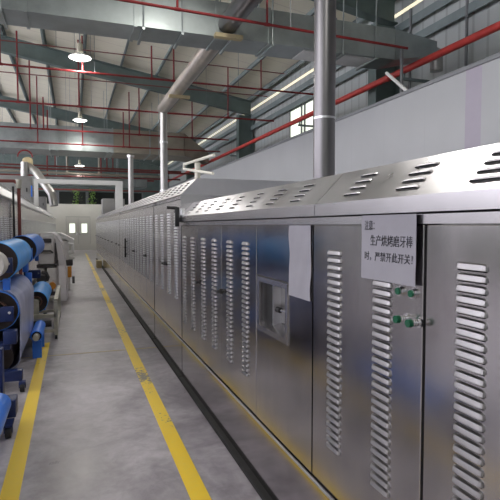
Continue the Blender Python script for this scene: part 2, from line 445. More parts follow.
def oven(y0, y1, panels, low, lid_w, label, name='tunnel_oven', tall=False, louver_top=1.44, knob_z=1.07, lid_ys=(), lid_seams=()):
    r = root(name, (FACE, (y0 + y1) / 2, 0), label, 'oven')
    zl = low                                # lower edge of lid
    doortop = 1.553 if not tall else zl - .05
    # carcass
    pk = (2.324, 2.716, .966, 1.238) if not tall else (y0 + .1, y0 + .1, .5, .5)
    b = MB().box(FACE + .10, 2.75, y0 + .003, y1 - .003, .10, zl)
    if not tall:
        b.box(FACE + .03, FACE + .10, y0 + .003, pk[0], .10, zl).box(FACE + .03, FACE + .10, pk[1], y1 - .003, .10, zl)
        b.box(FACE + .03, FACE + .10, pk[0], pk[1], .10, pk[2]).box(FACE + .03, FACE + .10, pk[0], pk[1], pk[3], zl)
    else:
        b.box(FACE + .03, FACE + .10, y0 + .003, y1 - .003, .10, zl)
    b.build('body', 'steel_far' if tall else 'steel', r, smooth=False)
    if tall: b2 = MB().box(FACE, FACE + .03, y0 + .003, y0 + .02, .41, zl).build('end_strip', 'steel_far', r)
    MB().box(FACE, FACE + .03, y0 + .003, y1 - .003, .034, .385).build('lower_panel', 'steel_low', r, smooth=False)
    gp = MB()
    gp.box(FACE + .012, FACE + .0295, y0 + .021, y1 - .01, 1.58 if not tall else zl - .06, 1.60 if not tall else zl - .04)
    if tall: gp.box(FACE + .016, FACE + .0295, y0 + .021, y1 - .01, .41, doortop - .005)
    else:
        gp.box(FACE + .016, FACE + .0295, y0 + .021, pk[0], .41, doortop - .005).box(FACE + .016, FACE + .0295, pk[1], y1 - .01, .41, doortop - .005)
        gp.box(FACE + .016, FACE + .0295, pk[0], pk[1], .41, pk[2]).box(FACE + .016, FACE + .0295, pk[0], pk[1], pk[3], doortop - .005)
    gp.build('door_gap', 'gap', r)
    MB().box(.985, 1.04, y0, y1, 0, .03).build('skirting', 'rubber', r)
    MB().tube([(FACE - .006, y0, .395), (FACE - .006, y1, .395)], .0075, 10).build('rail', 'steel_bright', r)
    if not tall:
        MB().box(FACE - .004, FACE + .03, y0, y1, doortop + .004, 1.587).build('trim_strip', 'steel_trim', r)
    # lid: lip + 45 degree slope + flat top
    lip = .0 if tall else .052
    xl = FACE if tall else 1.0
    zs = zl
    lid = MB()
    segs = [y0] + list(lid_seams) + [y1]
    for a, c in zip(segs, segs[1:]):
        lid.prism_y([(xl, zs), (xl + lid_w, zs + lid_w), (2.75, zs + lid_w), (2.75, zs)], a + .0025, c - .0025)
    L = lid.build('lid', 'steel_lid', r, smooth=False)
    if not tall:
        lm = MB()
        for a, c in zip(segs, segs[1:]): lm.box(xl - .004, FACE + .03, a + .0025, c - .0025, zs - lip, zs)
        lm.build('lid_lip', 'steel_trim', L, smooth=False)
    for y in lid_ys:
        me = LV_LID_TALL if tall else LV_LID
        n = 5 if tall else 4
        t = (lid_w * 1.414) * .5 + .036 * (n - 1) / 2 - .004
        p = V((xl + t * .70711, y, zs + t * .70711)) + V((-.0008, 0, .0008))
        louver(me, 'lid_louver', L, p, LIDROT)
    # doors
    for (a, c, lv, kn, niche) in panels:
        d = MB()
        zb = .412; x0, x1 = FACE, FACE + .015
        if niche:
            n0, n1, m0, m1 = 2.33, 2.71, .972, 1.232
            d.box(x0, x1, a, n0, zb, doortop).box(x0, x1, n1, c, zb, doortop).box(x0, x1, n0, n1, zb, m0).box(x0, x1, n0, n1, m1, doortop)
        else:
            d.box(x0, x1, a, c, zb, doortop, .003)
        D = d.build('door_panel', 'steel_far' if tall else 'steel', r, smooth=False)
        for y in lv:
            louver(LV_FAR if tall else LV_NEAR, 'louver_strip', D, (x0 - .0005, y, louver_top), RY)
        if kn: knob(D, kn, knob_z)
    return r

P = [(-.20, .525, (.05, .38), None, 0), (.533, 1.262, (.74, 1.075), None, 0), (1.276, 2.026, (1.49, 1.83), None, 0), (2.036, 2.766, (), None, 1),
     (2.774, 3.508, (2.97, 3.31), 3.59 - .09 + .02, 0), (3.514, 4.248, (3.71, 4.05), 4.17, 0), (4.254, 4.93, (4.44, 4.80), None, 0)]
near = oven(-.22, 4.94, P, 1.645, .140, 'long low stainless steel oven with louvred doors in the right foreground',
            lid_ys=(.0, .36, .70, 1.04, 1.37, 1.71, 2.237, 2.57, 2.91, 3.27, 3.62, 3.96, 4.28, 4.60), lid_seams=(.53, 1.97, 3.45))
# control niche in the fourth door
nb = MB(); x0 = FACE
nb.box(x0 + .085, x0 + .095, 2.325, 2.715, .967, 1.237)
nb.box(x0 + .0, x0 + .095, 2.322, 2.33, .964, 1.24).box(x0, x0 + .095, 2.71, 2.718, .964, 1.24)
nb.box(x0, x0 + .095, 2.322, 2.718, .964, .972).box(x0, x0 + .095, 2.322, 2.718, 1.232, 1.24)
nb.box(x0 - .007, x0 + .001, 2.303, 2.737, .945, .975).box(x0 - .007, x0 + .001, 2.303, 2.737, 1.23, 1.258)
nb.box(x0 - .007, x0 + .001, 2.303, 2.332, .975, 1.23).box(x0 - .007, x0 + .001, 2.708, 2.737, .975, 1.23)
nb.prism_y([(x0 - .007, .975), (x0 + .08, .975), (x0 + .08, 1.0)], 2.332, 2.708)
N = nb.build('control_niche', 'steel_trim', near, smooth=False)
MB().box(x0 + .045, x0 + .0845, 2.615, 2.7095, .973, 1.2315).build('niche_shade_block', 'gap', N)  # dark block stands in for the shade inside the niche
MB().box(x0 + .040, x0 + .0845, 2.598, 2.6145, .973, 1.2315).build('niche_strip', 'steel_bright', N)
MB().box(x0 - .0015, x0, 2.29, 2.755, 1.259, 1.266).build('panel_seam', 'gap', near)
MB().cyl((x0 + .085, 2.42, 1.09), (x0 + .055, 2.42, 1.09), .012).tube([(x0 + .055, 2.40, 1.09), (x0 + .05, 2.53, 1.085)], .008).build('niche_lever', 'chrome', N)
MB().cyl((x0 + .052, 2.525, 1.085), (x0 + .048, 2.565, 1.085), .016, n=16).build('niche_knob', 'black', N)
# green capped buttons on the door near the notice
for (px, py, ln, nm) in ((401, 291, .016, 0), (414, 293.5, .016, 0), (407, 318.5, .046, 1), (419.5, 322.5, .046, 1)):
    p = atX(px, py, FACE); y, z = p.y, p.z
    b = MB().cyl((FACE + .002, y, z), (FACE - .005, y, z), .0175, n=20).cyl((FACE - .004, y, z), (FACE - ln * .72, y, z), .010 if nm else .0165, n=20)
    if nm:
        for q in range(3): b.cyl((FACE - .012 - q * .008, y, z), (FACE - .016 - q * .008, y, z), .0125, n=20)
    B = b.build('push_button', 'chrome', near)
    MB().cyl((FACE - ln * .70, y, z), (FACE - ln, y, z), .0135 if nm else .0125, .0125 if nm else .0115, n=20).build('button_cap', 'green', B)
# crank on the far end of the low oven's lid
c = MB().tube([(.955, 4.88, 1.73), (.955, 4.88, 1.675)], .016, 10)
c.tube([(1.03, 4.88, 1.60), (.955, 4.88, 1.60)], .016, 10)
c.box(.945, .985, 4.86, 4.90, 1.545, 1.735, .006); c.tube([(.965, 4.88, 1.725), (.865, 4.88, 1.73)], .0165, 10)
c.cyl((1.03, 4.88, 1.62), (.96, 4.88, 1.62), .02, n=12)
c.build('crank_handle', 'black', near)
MB().cyl((1.0, 4.80, 1.66), (1.0, 4.80, 1.72), .022, n=14).box(.985, 1.05, 4.74, 4.85, 1.635, 1.665, .004).build('hinge_clamp', 'steel_bright', near)

def far_panels(a, b, n, knobs=True):
    w = (b - a) / n; out = []
    for i in range(n):
        y = a + i * w
        out.append((y + .004, y + w - .004, (y + w * .29, y + w * .76), y + w * .93 if knobs and i % 2 == 0 else (y + w * .07 if knobs else None), 0))
    return out
LOWT = CAMZ + .315
segs = [(4.955, 6.74, 2, 'tall oven module right behind the low foreground oven, end plate showing'),
        (6.76, 12.0, 7, 'second tall oven module, between the first tall module and the grey cabinet farther on'),
        (12.02, 24.6, 17, 'farthest and longest tall oven module on the right, ending near the grey double door')]
for (a, b, n, lab) in segs:
    ny = int((b - a - .2) / .3)
    oven(a, b, far_panels(a + .02, b - .02, n), LOWT, .168, lab, tall=True, louver_top=1.68, knob_z=1.11,
         lid_ys=[a + .22 + i * (b - a - .44) / (ny - 1) for i in range(ny)], lid_seams=())
tall_far = [o for o in COL.objects if o.type == 'EMPTY' and o.name.startswith('tunnel_oven')][2]
m = MB().box(FACE - .05, FACE - .02, 10.28, 10.33, .92, 1.30, .006).cyl((FACE + .01, 10.305, 1.24), (FACE - .04, 10.305, 1.24), .015).cyl((FACE + .01, 10.305, .98), (FACE - .04, 10.305, .98), .015)
m.build('pull_handle', 'black', tall_far)

# left oven, same family, mirrored, taller lid
LX = -1.0
lo = root('tunnel_oven', (LX, 18, 0), 'long stainless oven along the left side behind the blue rolls', 'oven')
b = MB().box(-2.9, LX - .02, 5.4, 33, .1, 1.985); b.build('body', 'steel_far', lo, smooth=False)
MB().prism_y([(LX, 1.985), (LX - .365, 2.35), (-2.9, 2.35), (-2.9, 1.985)], 5.4, 33).build('lid', 'steel_lid', lo, smooth=False)
MB().tube([(LX - .02, 5.4, 2.0), (LX - .02, 33, 2.0)], .03, 10).build('rail', 'steel_bright', lo)
MB().tube([(LX - .36, 5.4, 2.36), (LX - .36, 33, 2.36)], .03, 10).build('lid_ridge', 'steel_bright', lo)
MB().box(LX - .02, LX + .01, 5.4, 33, 0, .095).build('skirting', 'rubber', lo)
n = 36; wdt = (33 - 5.4) / n
for i in range(n):
    y = 5.4 + i * wdt
    D = MB().box(LX - .019, LX, y + .006, y + wdt - .006, .41, 1.95, .003).build('door_panel', 'steel_far', lo, smooth=False)
    for t in (.3, .75):
        louver(LV_FAR, 'louver_strip', D, (LX + .0005, y + wdt * t, 1.68), (0, 0, 0))

# ------------------------------------------------------------------ papers
def sheet(name, y0, y1, z0, z1, x, label, cat, wave=.002, sag=0.0):
    bm = bmesh.new(); nx, nz = 10, 12; th = .0012
    G = []
    for k in (0, 1):
        g = []
        for i in range(nx + 1):
            row = []
            for j in range(nz + 1):
                y = y0 + (y1 - y0) * i / nx; z = z0 + (z1 - z0) * j / nz
                bul = wave * (1 + math.sin(i * 1.3 + j * .7) * .5 + math.sin(j * 1.1 - i * .4) * .5)
                row.append(bm.verts.new((x - bul - k * th, y + (sag * math.sin(j * .8) if i in (0, nx) else 0), z)))
            g.append(row)
        G.append(g)
    for g in G:
        for i in range(nx):
            for j in range(nz): bm.faces.new((g[i][j], g[i + 1][j], g[i + 1][j + 1], g[i][j + 1])).smooth = True
    rim = lambda g: [g[i][0] for i in range(nx)] + [g[nx][j] for j in range(nz)] + [g[i][nz] for i in range(nx, 0, -1)] + [g[0][j] for j in range(nz, 0, -1)]
    A, B = rim(G[0]), rim(G[1])
    for i in range(len(A)): bm.faces.new((A[i], A[(i + 1) % len(A)], B[(i + 1) % len(A)], B[i]))
    m_ = MB(); m_.bm.free(); m_.bm = bm
    o = m_.build(name, 'paper', base=(x, (y0 + y1) / 2, z0))
    return tag(o, label, cat)
ny0, ny1 = 1.290, 1.600
notice = sheet('notice_sheet', ny0, ny1, 1.360, 1.588, FACE - .016, 'white notice sheet with black Chinese writing taped to the oven above the green buttons', 'notice', .0008)
lines = [('注意：', ny1 - .022, 1.5385, .037), ('生产烘烤磨牙棒', ny1 - .060, 1.484, .0405), ('时，严禁开此开关！', ny1 - .024, 1.4305, .0345)]
for k, (txt, ys, zb, sz) in enumerate(lines):
    c = bpy.data.curves.new('lettering', 'FONT'); c.body = txt; c.size = sz; c.extrude = 0.0004; c.offset = 0; c.resolution_u = 3
    t = bpy.data.objects.new('lettering', c); COL.objects.link(t); bpy.context.view_layer.update()
    me = bpy.data.meshes.new_from_object(t.evaluated_get(bpy.context.evaluated_depsgraph_get()))
    bpy.data.objects.remove(t)
    xs_ = [v.co.x for v in me.vertices]; 
    R = Matrix(((0, 0, -1), (-1, 0, 0), (0, 1, 0)))
    wid = (max(xs_) - min(xs_))
    tgt = (.062, .236, .272)[k]
    for v in me.vertices:
        v.co.x = (v.co.x - min(xs_)) * tgt / wid
    for v in me.vertices: v.co = R @ v.co
    me.materials.clear(); me.materials.append(M['ink'])
    o = bpy.data.objects.new('lettering', me); COL.objects.link(o); o.parent = notice
    o.location = V((FACE - .016 - .0034, ys, zb)) - V(notice.location)
sheet('paper_sheet', 2.045, 2.285, 1.205, 1.553, FACE - .0005, 'blank white paper sheet stuck to the oven door beside the control niche', 'paper', .003, .003)

# ------------------------------------------------------------------ flues and ducts
fx = 1.8; fy = atX(324.5, 100, fx).y
fl = root('flue_pipe', (fx, fy, 1.785), 'thick stainless flue pipe rising from the low foreground oven', 'flue pipe')
MB().cyl((fx, fy, 1.785), (fx, fy, zroof(fx) - .02), .0815, n=32).build('pipe', 'steel_pole', fl)
MB().cyl((fx, fy, CAMZ + .80), (fx, fy, CAMZ + .815), .0835, n=32).build('joint_band', 'steel_bright', fl)
MB().cyl((fx, fy, 1.785), (fx, fy, 1.80), .12, n=32).build('flange', 'steel_lid', fl)

# long round pipe: up from the tall oven, elbow, then forward over the aisle through the big duct
hx, hz = 2.52, CAMZ + 3.4
ey = atX(163.5, 110, hx).y
rp = root('exhaust_pipe', (hx, ey, LOWT + .168), 'round silver exhaust pipe rising from the tall oven then running forward under the roof', 'exhaust pipe')
MB().cyl((hx, ey, LOWT + .168), (hx, ey, hz - .1), .105, n=24).build('vertical_pipe', 'galv_pale', rp)
MB().tube([(hx, ey + .13, hz), (hx, 9.0, hz)], .165, 28).build('horizontal_pipe', 'pipe_warm', rp)
MB().tube([(hx, 8.26, hz), (hx, 1.0, hz + .0)], .165, 28).build('horizontal_pipe', 'steel_pole', rp)
for z in (hz - 1.0, hz - 2.4): MB().cyl((hx, ey, z), (hx, ey, z + .05), .12, n=24).build('joint_band', 'steel_bright', rp)
MB().box(hx - .26, hx + .26, 12.3, 12.42, hz - .25, hz - .185).build('support_bracket', 'card', rp)
MB().box(hx - .24, hx + .24, 8.15, 8.27, hz - .25, hz - .185).build('support_bracket', 'card', rp)

y = atX(131, 190, 1.9).y
f2 = root('flue_pipe', (1.9, y, LOWT + .168), 'thin silver flue pipe rising from the farthest tall oven module', 'flue pipe')
MB().cyl((1.9, y, LOWT + .168), (1.9, y, CAMZ + 2.4), .09, n=18).build('pipe', 'galv_pale', f2)
MB().cyl((1.9, y, CAMZ + 2.35), (1.9, y, CAMZ + 2.42), .13, n=18).build('cap', 'steel_bright', f2)

def hanger(parent, x, y0, y1, zb, ztop_at):
    h = MB()
    h.box(x - .02, x + .02, y0 - .04, y1 + .04, zb - .035, zb)
    for yy in (y0 - .025, y1 + .025): h.cyl((x, yy, zb - .03), (x, yy, ztop_at), .012, n=6)
    h.build('hanger', 'galv', parent)
dy0, dy1, dz0, dz1 = 8.30, 8.95, CAMZ + 3.2, CAMZ + 3.78
du = root('air_duct', (0, 8.6, dz0), 'big rectangular galvanised air duct crossing the hall nearest the camera', 'air duct')
jx = [-9, -6.2, -3.4, -.62, 1.0, 2.35, 3.3, 4.6, 5.9]
for a, b in zip(jx, jx[1:]):
    MB().box(a, b - .01, dy0, dy1, dz0, dz1).build('duct_section', 'galv', du, smooth=False)
for a in jx[1:-1]:
    MB().box(a - .03, a + .02, dy0 - .022, dy1 + .022, dz0 - .022, dz1 + .022).build('duct_flange', 'galv', du, smooth=False)
MB().frustum_x(5.9, (dy0, dy1, dz0, dz1), 7.0, (dy0 + .15, dy1 - .1, dz0 + .25, dz0 + .53)).build('duct_taper', 'galv', du, smooth=False)
MB().tube([(6.98, 8.62, dz0 + .38), (7.12, 8.62, dz0 + .34), (7.14, 8.62, dz0 + .0)], .13, 16).build('duct_elbow', 'galv_pale', du)
for x in (-.95, 1.12, 1.75, 2.6, 3.35, 4.75, 5.45): hanger(du, x, dy0, dy1, dz0 - .022, zroof(x) - .02)
for a in (4.0, 4.85):
    MB().box(a, a + .62, dy0 + .08, dy1 - .06, dz0 - .02, dz0 + .01).build('air_diffuser', 'white_pipe', du)

d2 = root('air_duct', (0, 24.4, CAMZ + 3.3), 'second big air duct, crossing the hall farther back behind two lamps', 'air duct')
jx = [-9, -5.2, -2.9, -.6, 1.75, 3.4, 5.0]
for a, b in zip(jx, jx[1:]): MB().box(a, b - .02, 23.4, 25.4, CAMZ + 3.3, CAMZ + 4.35).build('duct_section', 'galv' if a < 1.7 else 'galv_warm', d2, smooth=False)
for a in jx[1:-1]: MB().box(a - .04, a + .02, 23.36, 25.44, CAMZ + 3.26, CAMZ + 4.39).build('duct_flange', 'galv', d2, smooth=False)
MB().frustum_x(5.0, (23.4, 25.4, CAMZ + 3.3, CAMZ + 4.35), 6.4, (24.2, 25.2, CAMZ + 3.15, CAMZ + 3.6)).build('duct_taper', 'galv_warm', d2, smooth=False)
for x in (-3.4, -.9, 1.5, 3.8): hanger(d2, x, 23.4, 25.4, CAMZ + 3.26, zroof(x) - .02)
d3 = root('air_duct', (0, 37, CAMZ + 3.0), 'distant low air duct seen below the second one, near the far gable', 'air duct')
MB().box(-7, 5, 36, 37.2, CAMZ + 2.75, CAMZ + 3.35).build('duct_section', 'galv', d3, smooth=False)
for x in (-5, -1, 3): hanger(d3, x, 36, 37.2, CAMZ + 2.75, zroof(x) - .02)

# ------------------------------------------------------------------ sprinkler pipes
def sprinkler(Y, x0, x1, zl, zr, rad, label, material, drops, ends=True):
    r = root('sprinkler_pipe', (x0, Y, zl), label, 'sprinkler pipe', 'red sprinkler pipes across the hall')
    MB().tube([(x0, Y, zl), (x1, Y, zr)], rad, 10).build('main_pipe', material, r)
    for f_ in (.22, .5, .8):
        hx_ = x0 + (x1 - x0) * f_; hz_ = zl + (zr - zl) * f_
        MB().cyl((hx_, Y, hz_), (hx_, Y, zroof(hx_) + .01), .006, n=6).build('hanger_rod', 'cap', r)
    for (px, top) in drops:                     # uprights: x place on the pipe, height of the top
        p = atY(px, 100, Y); z = zl + (zr - zl) * (p.x - x0) / (x1 - x0)
        t = atY(px, top, Y).z
        zr_ = zroof(p.x) - .05
        MB().cyl((p.x, Y, z), (p.x, Y, min(t, zr_)), rad * .85, n=8).build('riser', material, r)
        MB().cyl((p.x - rad * 2, Y, z), (p.x + rad * 2, Y, z), rad * 1.35, n=8).build('tee_fitting', material, r)
    return r
sprinkler(7.2, -5.4, 5.36, CAMZ + 3.24, CAMZ + 2.99, .021, 'red sprinkler pipe running across just in front of the nearest duct', 'red', [(75, -14), (178, -14), (267, -14)])
sprinkler(13.9, -6, 7.2, CAMZ + 4.0, CAMZ + 4.0, .026, 'red sprinkler pipe running across just behind the nearest lamp', 'red', [(1, 29), (152, 46), (174, 48), (261, 60), (83, 36)])
sprinkler(17.9, -6, 7.3, CAMZ + 4.0, CAMZ + 4.0, .03, 'red sprinkler pipe passing in front of the second rafter, below the long upright pipes', 'red', [(18, 31), (79, 40), (228, 55)])
sprinkler(22.5, -7, 6.9, CAMZ + 4.0, CAMZ + 4.0, .034, 'red sprinkler pipe along the top of the second duct', 'red', [(30, 46), (139, 68), (47, 110), (43, 97), (192, 100)])
sprinkler(22.9, -7, 6.6, CAMZ + 3.5, CAMZ + 3.5, .03, 'red sprinkler pipe along the lower face of the second duct', 'red', [(37, 76), (129, 92), (123, 112), (82, 120)])
sprinkler(18.6, -7, 7.3, CAMZ + 5.1, CAMZ + 5.1, .018, 'thin dark red pipe across the hall just under the second rafter', 'rust', [])
sprinkler(14.6, -7, 6.3, CAMZ + 4.85, CAMZ + 4.75, .014, 'thin dark red pipe crossing behind the nearest lamp', 'rust', [])
for (Y, z, lab) in ((27.5, 2.9, 'brown-red pipe crossing below the second duct, nearest of the three distant ones'), (31.8, 2.95, 'brown-red pipe crossing below the second duct, second of the three distant ones'),
                    (34.5, 2.35, 'brown-red pipe crossing above the end wall, farthest of the three distant ones')):
    sprinkler(Y, -6, 6.5, CAMZ + z, CAMZ + z, .05, lab, 'rust', [])
for (Y, z, rad, m_, lab, dr) in ((29.0, 3.25, .045, 'rust', 'brown-red pipe far back just under the second duct, with short uprights', [(106, 150), (54, 152), (112, 150)]),
        (33.0, 3.3, .07, 'galv_warm', 'thick brownish pipe far back between the third lamp and the end wall', [(66, 150), (98, 150)]),
        (39.5, 3.6, .06, 'red', 'red pipe deep in the hall behind the distant low duct', [(100, 150), (46, 150)])):
    sprinkler(Y, -6, 6.0, CAMZ + z, CAMZ + z - .1, rad, lab, m_, dr)
# big red main along the outer wall
RX = 6.55; RZ = CAMZ + .494 * RX
rm = root('fire_main_pipe', (RX, 14, RZ), 'thick bright red fire main sloping along above the white partition', 'pipe')
MB().tube([(RX, -3, RZ), (RX, 38, RZ)], .068, 16).build('main_pipe', 'red_bright', rm)
for Y in (1.5, 5.0, 9.4, 12.2, 18.0, 24): MB().cyl((RX, Y, RZ), (RX, Y + .09, RZ), .082, n=16).build('pipe_coupling', 'red_bright', rm)
for Y in (8.9, 14, 21, 28):
    MB().box(RX - .015, RX + .015, Y - .02, Y + .02, RZ - .16, RZ - .06).box(RX - .05, 7.45, Y - .03, Y + .03, RZ - .2, RZ - .15).build('pipe_bracket', 'purlin', rm)
# thin posts and loose tube by the duct end
p = atX(401.5, 75, 6.0)
tag(MB().cyl((6.0, p.y, 0), (6.0, p.y, atX(401.5, 50, 6.0).z), .03, n=10).build('support_post', 'cap', base=(6.0, p.y, 0)), 'thin dark post standing behind the partition under the duct taper', 'post')
a, b = atX(386.5, 73, 5.53), atX(408, 92, 5.53)
tag(MB().tube([a, b], .03, 10).build('light_tube', 'white_pipe', base=tuple(b)), 'slanting white tube leaning on the partition top under the duct taper', 'tube')

# white lagged pipe loop above the tall oven
q = lambda px, py, Y: atY(px, py, Y)
wl = root('lagged_pipe', tuple(q(198, 178, 8.4)), 'cream lagged pipe loop standing above the tall oven', 'pipe')
MB().tube([q(214, 155, 7.4), q(184, 164.5, 8.9), q(184, 169, 8.9), q(213, 173.5, 7.4)], .023, 10).build('pipe', 'cream_pipe', wl)
pp = q(197.5, 163, 8.3)
MB().cyl((pp.x, pp.y, LOWT + .168), (pp.x, pp.y, pp.z), .05, n=12).build('upright_pipe', 'cream_pipe', wl)
# ------------------------------------------------------------------ white portal frame over the aisle
pf = root('portal_frame', (.1, 16.5, 2.1), 'white square-tube portal frame bridging the two oven lines', 'frame')
a, b = atY(36, 183.5, 16.5), atY(118.5, 187, 16.5)
zt = CAMZ + 1.36
MB().box(a.x - .06, 1.4 + .11, 16.43, 16.57, zt - .065, zt + .065).build('crossbeam', 'white_pipe', pf)
MB().box(a.x - .06, a.x + .06, 16.43, 16.57, 2.15, zt - .065).build('upright', 'white_pipe', pf)
MB().box(1.4 - .11, 1.4 + .11, 16.43, 16.57, LOWT + .168, zt - .065).build('upright', 'white_pipe', pf)

# cabinets on the ovens
def cabinet(x0, x1, y0, y1, z0, z1, label, extra=None):
    r = root('control_cabinet', ((x0 + x1) / 2, (y0 + y1) / 2, z0), label, 'cabinet')
    MB().box(x0, x1, y0, y1, z0, z1, .015).build('housing', 'grey_box', r)
    MB().box(x0 + .05, x1 - .05, y0 - .012, y0, z0 + .05, z1 - .05, .005).build('front_panel', 'grey_box', r)
    MB().box(x1 - .16, x1 - .12, y0 - .03, y0 - .01, (z0 + z1) / 2 - .07, (z0 + z1) / 2 + .07).build('latch', 'black', r)
    return r
cb = cabinet(-2.8, -1.395, 19.6, 20.6, 2.35, CAMZ + 1.78, 'large grey cabinet with a blue edge on top of the left oven')
MB().box(-1.397, -1.36, 19.58, 19.70, 2.6, CAMZ + 1.45).build('edge_strip', 'blue_bright', cb)
cabinet(-2.1, -1.395, 30, 31.2, 2.35, CAMZ + 1.62, 'smaller grey cabinet far down on the left oven, below the slanting duct')
cabinet(1.19, 2.1, 22, 23, LOWT + .168, CAMZ + 1.16, 'grey cabinet on the farthest tall oven module, right of the double door')
# slanting ducts at the left
sd = root('slanting_duct', (-1.7, 19, CAMZ + 2.2), 'pale slanting duct on the left coming down from the second duct', 'duct')
MB().tube([atY(28, 166, 22.6), atY(36, 172, 22.0), atY(52, 194, 21.0), atY(54, 206, 20.95)], .16, 14).build('pipe', 'galv_pale', sd)
MB().tube([atY(27.5, 160, 22.8), atY(28, 168, 22.6)], .2, 14).build('collar', 'card', sd)
MB().tube([atY(24.5, 162, 22.2), atY(24.5, 177, 22.2)], .14, 14).build('drop_pipe', 'galv_pale', sd)
tb = MB(); pts = []
for i in range(13):
    an = math.pi * (1 - i / 12); c0 = atY(25, 157, 22.7); pts.append(c0 + V((.28 * math.cos(an), 0, .28 * math.sin(an))))
tb.tube(pts, .03, 8).build('hose_loop', 'red', sd)
# brown-red standpipe and black cable on the left oven
rs = root('standpipe', (-.92, 10.0, 0), 'brown-red standpipe with elbow rising beside the left oven', 'pipe')
a = atY(19, 200, 10.0)
t = atY(19, 184, 10.0).z
MB().tube([(a.x, 10.0, .0), (a.x, 10.0, t), (a.x - .08, 10.0, t + .05), (a.x - 1.9, 10.0, t + .05)], .03, 10).build('pipe', 'rust', rs)
MB().cyl((a.x, 10.0, t - .08), (a.x, 10.0, t + .08), .05, n=12).build('elbow', 'cart', rs)
pts = [atY(x_, y_, 9.6) for x_, y_ in ((-6, 186), (1, 187), (6, 191), (10, 200), (11.5, 214), (11.5, 240), (11, 255))]
pts = [p_ if p_.x > LX + .03 or p_.z > 2.5 else V((LX + .03, p_.y, p_.z)) for p_ in pts]
tag(MB().tube(pts, .018, 8).build('power_cable', 'black', base=tuple(pts[-1])), 'black cable hanging down in a curve over the left oven face', 'cable')
# cardboard box on the floor by the oven
cbx = root('cardboard_box', (.89, 19.5, 0), 'small pale cardboard box on the floor against the right oven', 'box')
a = atY(101, 262, 17.6)
MB().box(.80, .985, 19.2, 19.8, 0.003, .27, .006).build('carton', 'card', cbx)
MB().box(.885, .90, 19.197, 19.803, .27, .273).build('tape_strip', 'cream_pipe', cbx)

# ------------------------------------------------------------------ high bay lamps
def lamp(px, py, Z, label, first=None):
    d = _f + _r * ((px - 250) / F) - _u * ((py - 250) / F)
    p = V((0, 0, CAMZ)) + d * (Z / d.z)
    return V(p)
def build_lamp(p, label):
    r = root('high_bay_lamp', p, label, 'lamp', 'high bay lamps over the aisle')
    n = 28
    sh = MB(); prof = [(.285, .0), (.275, .02), (.20, .07), (.12, .11), (.10, .12), (.10, .11), (.19, .06), (.262, .012)]
    rings = [[sh.bm.verts.new((p[0] + a * math.cos(2 * math.pi * j / n), p[1] + a * math.sin(2 * math.pi * j / n), p[2] + z)) for j in range(n)] for a, z in prof]
    for i in range(len(rings)):
        A, B = rings[i], rings[(i + 1) % len(rings)]
        for j in range(n): sh.bm.faces.new((A[j], A[(j + 1) % n], B[(j + 1) % n], B[j]))
    sh.build('lamp_shade', 'white_pipe', r)
    MB().cyl(V(p) + V((0, 0, .004)), V(p) + V((0, 0, -.03)), .262, .20, n=28).build('lens', 'lens', r)
    MB().cyl(V(p) + V((0, 0, .10)), V(p) + V((0, 0, .36)), .085, .07, n=16).build('ballast_housing', 'lamp_body', r)
    MB().cyl(V(p) + V((0, 0, .36)), (p[0], p[1], zroof(p[0]) - .02), .014, n=8).build('hanging_rod', 'cap', r)
    return r
def lamp_light(p, e):
    ld = bpy.data.lights.new('lamp_light', 'SPOT'); ld.energy = e; ld.color = (1., .965, .90); ld.shadow_soft_size = .24; ld.spot_size = math.radians(165); ld.spot_blend = .35
    lo_ = bpy.data.objects.new('lamp_light', ld); COL.objects.link(lo_); lo_.location = V(p) + V((0, 0, -.06))
LE = 260
ps = [(lamp(80, 58, 4.3, ''), 'nearest round high bay lamp in view, below the first duct'), (lamp(80, 120.5, 4.3, ''), 'second round high bay lamp in view, in front of the second duct'),
      (lamp(79.5, 166, 3.6, ''), 'third round high bay lamp in view, just under the second duct'), (lamp(79.5, 178, 3.5, ''), 'farthest and lowest round high bay lamp in view')]
for p, lab in ps: build_lamp(p, lab); lamp_light(p, LE)
fill_lamps = [V((1.75, 5.3, 6.0)), V((.3, -2.5, 6.1))]  # unseen lamps added to brighten the hall, the first placed for a lid highlight
for y in (-3.5, 3.2, 13.0, 22, 34): fill_lamps.append(V((-6.2, y, 6.3)))
names = ['lamp added above the foreground aisle, out of view overhead', 'fill lamp added above the aisle, unseen behind the camera'] + ['fill lamp added out of view on the left, ' + s for s in ('behind the camera', 'nearest ahead', 'second ahead', 'third ahead', 'farthest')]
for p, lab in zip(fill_lamps, names): build_lamp(p, 'round high bay ' + lab); lamp_light(p, LE)

# ------------------------------------------------------------------ blue rolls on the left
def roll(cx, cz, y0, y1, R, t, material, label, hub=False, group='blue rolls on the stands'):
    r = root('film_roll', (cx, (y0 + y1) / 2, cz - R), label, 'roll', group)
    MB().lathe_y([(y0, R - .008), (y0 + .008, R), (y1 - .008, R), (y1, R - .008), (y1, R - t), (y0, R - t)], cx, cz, 48).build('film_wrap', material, r)
    MB().lathe_y([(y0 + .012, R - t + .001), (y1 - .012, R - t + .001), (y1 - .012, R * .45), (y0 + .03, R * .45)], cx, cz, 40).build('core', 'core', r)
    MB().lathe_y([(y0 + .008, R * .5), (y0 + .035, R * .5), (y0 + .035, R * .38), (y0 + .008, R * .38)], cx, cz, 32).build('core_ring', 'core_ring', r)
    MB().cyl((cx, y0 - (.25 if hub else .1), cz), (cx, y1 + .1, cz), .035, n=16).build('shaft', 'cart', r)
    if hub:
        MB().cyl((cx, y0 - .56, cz), (cx, y0 - .225, cz), .125, n=32).build('hub', 'white_hub', r)
    return r
RX_ = -.69
roll(RX_, 1.205, 5.3, 6.95, .19, .007, 'blue_film', 'upper pale blue film roll nearest the camera, with white hub', hub=True)
roll(-.645, 1.235, 7.2, 9.1, .19, .007, 'blue_mid', 'darker blue film roll behind the nearest pale blue one')
